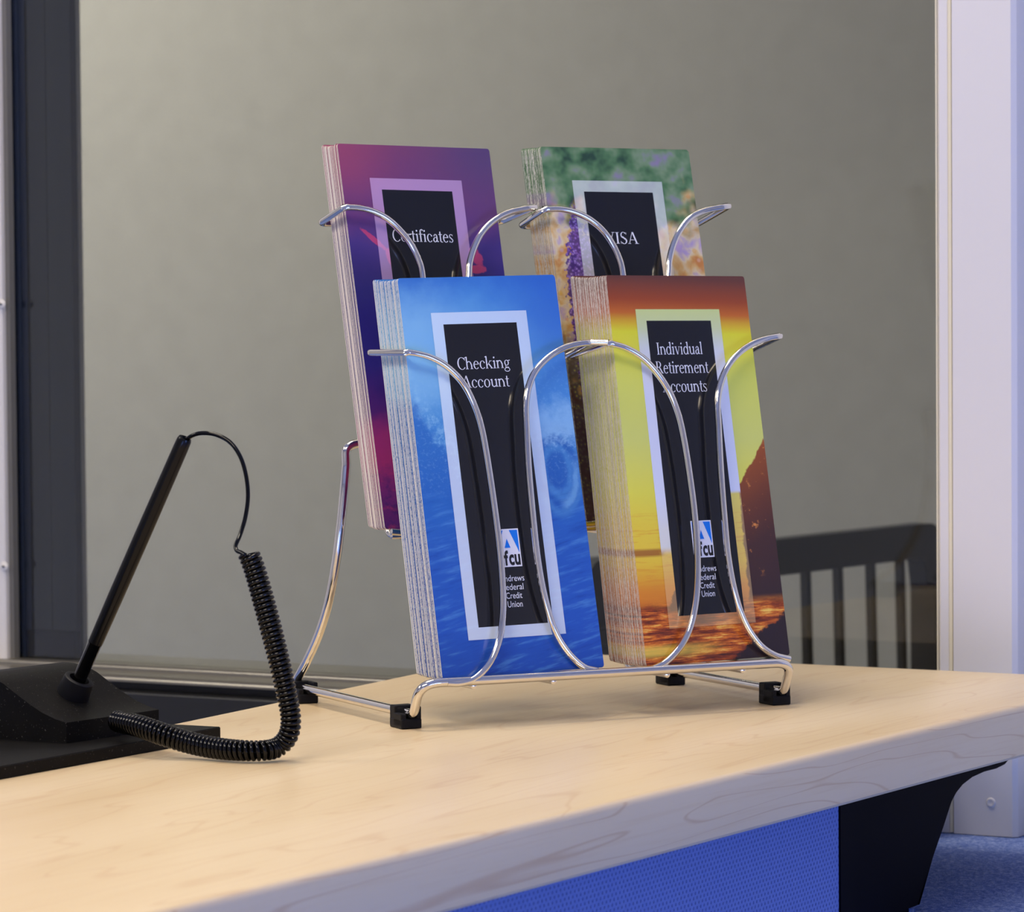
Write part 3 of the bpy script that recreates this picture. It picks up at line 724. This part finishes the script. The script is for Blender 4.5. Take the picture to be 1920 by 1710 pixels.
G = {
 'C': (1.28, ellarc(.74, .75, .66, .79, .2, .06, 42, 318, 26) + [[(1.18, 1.10), (1.24, 1.10), (1.24, 1.52), (1.19, 1.52)]]),
 'h': (1.12, stem(.12, 0, 1.58) + flag(.12, 1.58) + foot(.12, 0) + arch(.12, .62) + stem(.80, 0, .6) + foot(.80, 0)),
 'n': (1.12, stem(.12, 0, 1.0) + flag(.12, 1.) + foot(.12, 0) + arch(.12, .62) + stem(.80, 0, .6) + foot(.80, 0)),
 'm': (1.72, stem(.12, 0, 1.0) + flag(.12, 1.) + foot(.12, 0) + arch(.12, .55) + stem(.72, 0, .6) + foot(.72, 0) + arch(.72, .55) + stem(1.32, 0, .6) + foot(1.32, 0)),
 'e': (.94, ellarc(.48, .5, .42, .53, TK, .06, 8, 320, 22) + [[(.12, .56), (.88, .56), (.88, .63), (.12, .63)]]),
 'c': (.92, ellarc(.49, .5, .43, .53, TK, .06, 40, 320, 22) + dotp(.78, .78, .09)),
 'o': (1.04, ellarc(.52, .5, .45, .53, TK, .06, 0, 360, 26)),
 'k': (1.10, stem(.12, 0, 1.58) + flag(.12, 1.58) + foot(.12, 0) + bar(.26, .42, .74, .98, .08) + bar(.86, 0, .42, .60, .2) + [[(.62, .95), (1.0, .95), (1.0, 1.0), (.62, 1.0)], [(.74, 0), (1.12, 0), (1.12, .05), (.74, .05)]]),
 'i': (.54, stem(.18, 0, 1.0) + flag(.18, 1.) + foot(.18, 0) + dotp(.26, 1.38)),
 'l': (.54, stem(.18, 0, 1.58) + flag(.18, 1.58) + foot(.18, 0)),
 'g': (1.0, ellarc(.45, .66, .34, .36, .14, .06, 0, 360, 22) + ellarc(.46, -.20, .42, .28, .10, .08, 0, 360, 22) + bar(.24, .10, .22, .36, .09) + [[(.24, .04), (.72, .02), (.72, .13), (.24, .15)], [(.66, .88), (.98, .94), (.98, 1.02), (.66, .98)]]),
 'A': (1.42, bar(.14, 0, .66, 1.54, .07) + bar(1.10, 0, .62, 1.54, .2) + [[(.36, .48), (1.06, .48), (1.06, .54), (.36, .54)], [(0, 0), (.38, 0), (.38, .05), (0, .05)], [(.92, 0), (1.44, 0), (1.44, .05), (.92, .05)]]),
 'V': (1.42, bar(.62, 0, .12, 1.5, .2) + bar(.68, 0, 1.20, 1.5, .07) + [[(-.02, 1.45), (.48, 1.45), (.48, 1.5), (-.02, 1.5)], [(1.02, 1.45), (1.42, 1.45), (1.42, 1.5), (1.02, 1.5)]]),
 'v': (1.02, bar(.42, 0, .10, .98, .17) + bar(.48, 0, .84, .98, .06) + [[(-.02, .95), (.38, .95), (.38, 1.0), (-.02, 1.0)], [(.70, .95), (1.02, .95), (1.02, 1.0), (.70, 1.0)]]),
 'I': (.66, stem(.23, 0, 1.5, .2) + foot(.23, 0, .14, .14, .2) + [[(.09, 1.45), (.57, 1.45), (.57, 1.5), (.09, 1.5)]]),
 'S': (1.02, ellarc(.50, 1.12, .38, .42, .14, .06, 30, 255, 18) + ellarc(.50, .38, .42, .42, .17, .06, -150, 80, 18) + [[(.20, .92), (.40, .98), (.86, .58), (.66, .52)], [(.84, 1.18), (.89, 1.18), (.89, 1.5), (.85, 1.5)], [(.07, 0), (.11, 0), (.13, .34), (.08, .34)]]),
 's': (.76, ellarc(.37, .76, .27, .27, .11, .05, 30, 260, 14) + ellarc(.37, .25, .30, .27, .13, .05, -150, 85, 14) + [[(.14, .64), (.30, .68), (.64, .38), (.48, .33)], [(.60, .76), (.64, .76), (.64, 1.02), (.61, 1.02)], [(.07, 0), (.11, 0), (.12, .26), (.08, .26)]]),
 'r': (.76, stem(.14, 0, 1.0) + flag(.14, 1.) + foot(.14, 0) + ellarc(.60, .62, .34, .38, .1, .10, 85, 165, 8) + dotp(.64, .92, .1)),
 't': (.62, stem(.20, .16, 1.34, .16) + ellarc(.46, .22, .26, .24, .16, .06, 180, 310, 10) + [[(.02, .93), (.58, .93), (.58, 1.0), (.02, 1.0)]]),
 'f': (.64, stem(.18, 0, 1.28) + foot(.18, 0) + ellarc(.48, 1.26, .30, .34, .16, .07, 55, 180, 10) + dotp(.60, 1.48, .09) + [[(.02, .93), (.62, .93), (.62, 1.0), (.02, 1.0)]]),
 'a': (.94, stem(.58, .1, .70) + ellarc(.46, .66, .29, .36, .16, .06, 0, 165, 12) + ellarc(.36, .29, .29, .31, .16, .06, 60, 340, 16) + [[(.36, .54), (.62, .60), (.62, .68), (.36, .60)], [(.58, .14), (.72, 0), (.92, .04), (.92, .10), (.75, .14)]] + dotp(.24, .80, .08)),
 'u': (1.12, stem(.14, .4, 1.0) + flag(.14, 1.) + ellarc(.50, .42, .36, .44, TK, .09, 180, 320, 14) + stem(.78, 0, 1.0) + flag(.78, 1.) + [[(.78, 0), (1.08, .05), (1.08, .10), (.78, .14)]]),
 'd': (1.10, ellarc(.48, .49, .42, .52, TK, .07, 30, 330, 22) + stem(.76, 0, 1.58) + flag(.76, 1.58) + [[(.76, 0), (1.06, .05), (1.06, .10), (.76, .14)]]),
 'R': (1.34, stem(.20, 0, 1.5, .2) + foot(.20, 0, .14, .14, .2) + ellarc(.56, 1.12, .46, .38, .19, .055, -90, 90, 16) + [[(.06, 1.45), (.58, 1.45), (.58, 1.5), (.06, 1.5)], [(.38, .74), (.58, .74), (.58, .80), (.38, .80)]] + bar(1.06, 0, .56, .78, .22) + [[(1.0, 0), (1.38, 0), (1.38, .05), (1.0, .05)]]),
}
def serif_text(txt, uc, vb, width_u, cap_v):
    """polygons in cover uv, centred on uc, baseline vb, total width width_u, cap height cap_v"""
    adv = sum(G[c][0] for c in txt); sx = width_u / adv; sy = cap_v / 1.5
    x = uc - width_u / 2; out = []
    for c in txt:
        for poly in G[c][1]: out.append([(x + px * sx, vb + py * sy) for px, py in poly])
        x += G[c][0] * sx
    return out
def sans_text(txt, uc, vb, width_u, cap_v, bold=.0):
    """built-in sans lettering turned into polygons"""
    cu = bpy.data.curves.new('t', 'FONT'); cu.body = txt; cu.size = 1; cu.resolution_u = 3; cu.offset = bold
    o = bpy.data.objects.new('t', cu); COL.objects.link(o)
    dg = bpy.context.evaluated_depsgraph_get(); dg.update()
    me = bpy.data.meshes.new_from_object(o.evaluated_get(dg))
    xs = [v.co.x for v in me.vertices]; x0, x1 = min(xs), max(xs)
    sc = width_u / (x1 - x0); sy = cap_v / .69
    out = [[(uc + (me.vertices[i].co.x - (x0 + x1) / 2) * sc, vb + me.vertices[i].co.y * sy) for i in p.vertices] for p in me.polygons]
    bpy.data.objects.remove(o); bpy.data.curves.remove(cu); bpy.data.meshes.remove(me)
    return out
def rect(u0, v0, u1, v1): return [(u0, v0), (u1, v0), (u1, v1), (u0, v1)]
INFO = {
 'blue': ('glossy blue ocean wave brochure at the front of its stack', 'blue edged brochure behind the ocean wave cover', [('Checking', .475, .766, .336, .0300), ('Account', .474, .719, .300, .0300)], True),
 'ira': ('glossy yellow and orange sunset brochure at the front of its stack', 'yellow edged brochure behind the sunset cover', [('Individual', .466, .793, .332, .0310), ('Retirement', .470, .744, .378, .0310), ('Accounts', .474, .695, .320, .0310)], True),
 'purple': ('purple dusk sky brochure at the front of the upper left stack', 'pale edged brochure behind the purple dusk cover', [('Certificates', .483, .745, .404, .0315)], False),
 'visa': ('flower meadow brochure at the front of the upper right stack', 'grey edged brochure behind the flower meadow cover', [('VISA', .462, .741, .226, .0310)], True),
}
for k, s in ST.items():
    art_m, border_m, edge_m = art_mats(k)
    n = max(8, round(s['T'] / .00075)); pitch = s['T'] / n; th = pitch * .975
    me = brochure_mesh(s, th, 'brochure_leaf'); me.materials.append(art_m); me.materials.append(edge_m)
    org = s['q'][3]
    lab, lab2, titles, _ = INFO[k]
    root = thing('brochure', lab, 'brochure', org)
    o = bpy.data.objects.new('leaves', me); COL.objects.link(o); o.parent = root
    o.name = 'cover'
    fo = .00018
    a, b, c, d = (.182, .0905, .786, .9115); ia, ib, ic, id_ = (.252, .1205, .715, .8815)
    patch(s, 'tinted_border', [[(a, b), (c, b), (ic, ib), (ia, ib)], [(c, b), (c, d), (ic, id_), (ic, ib)], [(c, d), (a, d), (ia, id_), (ic, id_)], [(a, d), (a, b), (ia, ib), (ia, id_)]], fo, border_m, root)
    bp = patch(s, 'title_panel', [rect(ia, ib, ic, id_)], fo, BLACKINK, root)
    bp['label'] = 'glossy black title panel'
    polys = []
    for tt in titles: polys += serif_text(*tt)
    to = patch(s, 'title_lettering', polys, fo * 1.7, WHITEINK, root); to['label'] = 'white serif title reading ' + ' '.join(t_[0] for t_ in titles)
    # emblem: white bordered box, blue field, white A, black letters
    sh = .016 if k == 'blue' else 0.
    l0, b0, l1, b1 = .406 + sh * .8, .2655, .549 + sh, .3605
    lu = lambda u: l0 + (l1 - l0) * u
    lv = lambda v: b0 + (b1 - b0) * v
    lg = patch(s, 'emblem', [rect(l0, b0, l1, b1)], fo * 1.5, WHITEINK, root); lg['label'] = 'small white and blue emblem with a large A'
    pl3 = lambda pts: [(lu(x_), lv(y_)) for x_, y_ in pts]
    e1 = patch(s, 'blue_field', [pl3([(.05, .965), (.05, .40), (.335, .965)]), pl3([(.95, .965), (.60, .965), (.95, .36)]), pl3([(.34, .50), (.59, .50), (.465, .745)])], fo * 2., LOGOBLUE, lg)
    e1.matrix_parent_inverse = Matrix.Identity(4)
    lt = []
    for ch, x0, x1 in (('a', .05, .25), ('f', .27, .45), ('c', .47, .69), ('u', .71, .95)):
        t_ = sans_text(ch, (l0 + l1) / 2, 0, 1, 1, .034)
        us = [q[0] for p in t_ for q in p]; vs_ = [q[1] for p in t_ for q in p]
        u0_, u1_ = min(us), max(us); hv = .29 if ch != 'f' else .40
        v0_, v1_ = min(vs_), max(vs_)
        lt += [[(lu(x0 + (x1 - x0) * (q[0] - u0_) / (u1_ - u0_)), lv(.035 + hv * (q[1] - v0_) / (v1_ - v0_))) for q in p] for p in t_]
    e2 = patch(s, 'emblem_letters', lt, fo * 2.2, BLACKINK, lg); e2.matrix_parent_inverse = Matrix.Identity(4)
    sm = []
    for tx, wd, vb in (('Andrews', .150, .2295), ('Federal', .128, .2080), ('Credit', .100, .1865), ('Union', .092, .1650)):
        sm += sans_text(tx, .476 + sh, vb, wd, .0155)
    so = patch(s, 'small_lettering', sm, fo * 1.7, WHITEINK, root); so['label'] = 'white small print reading Andrews Federal Credit Union'
    rr = random.Random(len(k) * 13 + ord(k[0]))
    for i in range(1, n):
        b_ = bpy.data.objects.new('brochure', me); COL.objects.link(b_)
        j1, j2 = rr.gauss(0, .00022), abs(rr.gauss(0, .00022))
        # the pile bows a little: middle ones sit lower
        bow = -.0009 * math.sin(PI * i / n) if k in ('blue', 'purple', 'ira') else 0
        b_.location = org + s['back'] * (pitch * i) + s['E'] * j1 + s['U'] * (j2 + max(bow, -.0009))
        tag(b_, lab2, 'brochure', lab2.replace('brochure', 'brochures', 1))

# ------------------------------------------------------------------ wire rack
RO = V(-.0271, -.4331, 0); EX = V(.5624, .8268, 0).normalized(); EY = V(-.8268, .5624, 0).normalized()
RW = .2382
def R(x, y, z): return RO + EX * x + EY * y + V(0, 0, z)
rack = thing('brochure_rack', 'chrome wire two tier brochure rack with four pockets', 'rack', R(RW / 2, .08, 0))
WR, FR = .0020, .0027
ZR = .0085
# base frame: one bent rod
side = lambda x, y, lx: pl(x, y, R(lx, 0, 0), EX)
legpx = [(561, 1266), (577, 1236), (598, 1188), (615, 1133), (628, 1065), (638, 990), (645, 920), (649, 872)]
leg = []
INS = .0165                                  # the rear legs close in towards their top
for i, q in enumerate(legpx):
    lx = INS * max(0, i - 1) / (len(legpx) - 2)
    leg.append(side(*q, lx))
ly = [(P - RO).dot(EY) for P in leg]
YB = ly[0] + (ly[0] - ly[1]) / (leg[1].z - leg[0].z) * (leg[0].z - ZR)     # where the leg meets the side rod
yt = ly[-1] + (ly[-1] - ly[-2]) * .35
zt = pl(664, 831, R(0, yt, 0), EY).z
frontY = -.0035
lg_ = spline(leg[::-1], 6)
left = fillet([R(RW / 2, yt, zt), R(INS, yt, zt), lg_[0]], .012, 8)[:-1] + lg_
left = left + fillet([lg_[-1], R(0, YB, ZR), R(0, YB - .03, ZR)], .010, 8)[1:]
mid = fillet([R(0, YB - .03, ZR), R(0, .012, ZR), R(0, .006, ZR), R(0, frontY, .0264), R(RW, frontY, .0264), R(RW, .006, ZR), R(RW, .012, ZR), R(RW, YB - .049, ZR)], [.006, .004, .012, .012, .004, .006], 8)
def mirror(P):
    d = (P - RO).dot(EX); return P + EX * (RW - 2 * d)
def right(P):      # the right rear leg stands a little further forward
    return mirror(P) - EY * (.019 * max(0, 1 - (P.z - ZR) / (zt - ZR)))
tubeo('base_frame', left + mid[1:] + [right(P) for P in reversed(left)][1:], FR, CHROME, rack, 14)
# rubber feet
def foot_clip(ly, sgn, lx):
    M = Matrix((( *EX, 0), (*EY, 0), (0, 0, 1, 0), (0, 0, 0, 1))).to_4x4()
    M = Matrix(((EX.x, EY.x, 0, R(lx, ly, 0).x), (EX.y, EY.y, 0, R(lx, ly, 0).y), (0, 0, 1, 0), (0, 0, 0, 1)))
    bm = bmesh.new()
    box(bm, (-.0062, -.008, 0), (.0062, .009, .0058), M, .0009)
    box(bm, (-.0060, .0015, .001), (.0060, .0092, .0125), M, .0009)
    box(bm, (.0030, -.0075, .001), (.0062, .0035, .0125), M, .0008)
    box(bm, (-.0062, -.0075, .001), (-.0030, .0035, .0088), M, .0008)
    obj('rubber_foot', bm, RUBBER, rack)
for lx in (0, RW):
    foot_clip(.016, 1, lx); foot_clip(YB - (.016 if lx == 0 else .036), 1, lx)

def pocket(k, lpx, rpx, lback, rback, front_y):
    s = ST[k]; T = s['T']
    def P(q, i, n):
        f = min(1, i / (n * .45)); f = f * f * (3 - 2 * f)
        return pl(q[0], q[1], s['P0'] - s['N'] * (.0035 + .0055 * f), s['N'])
    back = lambda q: pl(q[0], q[1], s['P0'] + s['N'] * (T + .0045), s['N'])
    lp = spline([P(q, i, len(lpx)) for i, q in enumerate(lpx)], 6)
    rp = spline([P(q, i, len(rpx)) for i, q in enumerate(rpx)], 6)
    lb, rb = back(lback), back(rback)
    tail = fillet([lp[-1], lb, rb, rp[-1]], .005, 6)
    tubeo('pocket_wire', lp + tail[1:-1] + rp[::-1], WR, CHROME, rack, 12)
    return lp, rp
bl, br = pocket('blue',
    [(838, 1281), (862, 1281), (890, 1272), (918, 1243), (936, 1200), (943, 1150), (942, 1090), (936, 1020), (925, 935), (912, 850), (901, 795), (886, 752), (866, 716), (838, 688), (808, 671), (780, 663), (762, 661)],
    [(1120, 1258), (1094, 1250), (1064, 1222), (1039, 1180), (1021, 1120), (1008, 1050), (999, 970), (991, 880), (987, 800), (986, 762), (990, 730), (1001, 701), (1020, 677), (1047, 657), (1078, 646), (1108, 642)],
    (690, 661), (1060, 668), 0)
il, ir = pocket('ira',
    [(1193, 1256), (1222, 1254), (1250, 1240), (1278, 1209), (1296, 1170), (1306, 1115), (1308, 1050), (1303, 970), (1293, 890), (1282, 822), (1271, 775), (1254, 733), (1230, 697), (1203, 670), (1172, 652), (1140, 643)],
    [(1480, 1236), (1452, 1228), (1424, 1208), (1398, 1170), (1380, 1120), (1366, 1050), (1358, 970), (1351, 880), (1347, 800), (1345, 758), (1350, 722), (1363, 690), (1383, 664), (1408, 646), (1436, 635), (1462, 630)],
    (1066, 668), (1406, 657), 0)
tubeo('joint', [br[-1], br[-1].lerp(il[-1], .5), il[-1]], WR * .97, CHROME, rack, 12)
def lower(src, k0, k1):
    """lower wire hidden behind the front row: carried over from the front pocket's wire"""
    return src
def pxs(P):
    d = P - CAM; z = d.dot(CF); return (960 + F * d.dot(CR) / z, 855 - F * d.dot(CU) / z)
def low_from(src, kf, kb, top):
    """lower part of a back row wire: the front wire moved from stack kf to stack kb"""
    f, b = ST[kf], ST[kb]; out = []
    for P in src[::6]:
        d = P - f['q'][3]
        u_, v_ = d.dot(f['E']), d.dot(f['U'])
        Q = b['q'][3] + b['E'] * u_ + b['U'] * v_ - b['N'] * .006
        q = pxs(Q)
        if q[1] > top: out.append(q)
    return out
pocket('purple',
    low_from(bl, 'blue', 'purple', 560) + [(792, 516), (785, 488), (771, 459), (751, 433), (727, 411), (700, 397), (672, 390), (645, 389)],
    low_from(br, 'blue', 'purple', 580) + [(879, 520), (881, 492), (890, 462), (905, 434), (928, 412), (958, 397), (1003, 388)],
    (599, 419), (938, 416), .078)
pocket('visa',
    low_from(il, 'ira', 'visa', 560) + [(1168, 516), (1162, 488), (1149, 459), (1130, 432), (1105, 411), (1077, 398), (1048, 392), (1020, 393)],
    low_from(ir, 'ira', 'visa', 580) + [(1253, 520), (1255, 490), (1262, 460), (1276, 430), (1296, 407), (1325, 394), (1366, 386)],
    (975, 424), (1306, 421), .078)
# back tier: shelf bar, and the wires that form the shelves and backs
Y2, Z2 = .0775, .1035
tubeo('shelf_bar', [R(.0195, Y2, Z2), R(RW - .0195, Y2, Z2)], WR, CHROME, rack)
for x0 in (.035, .085, .158, .208):
    tubeo('shelf_wire', fillet([R(x0, .001, .0228), R(x0, .052, .0228), R(x0, Y2 + .001, Z2 - .003)], .008), WR * .9, CHROME, rack)
    tubeo('shelf_wire', fillet([R(x0, Y2, Z2 - .002), R(x0, Y2 + .040, Z2 - .002), R(x0, yt - .0045, zt)], .006), WR * .9, CHROME, rack)
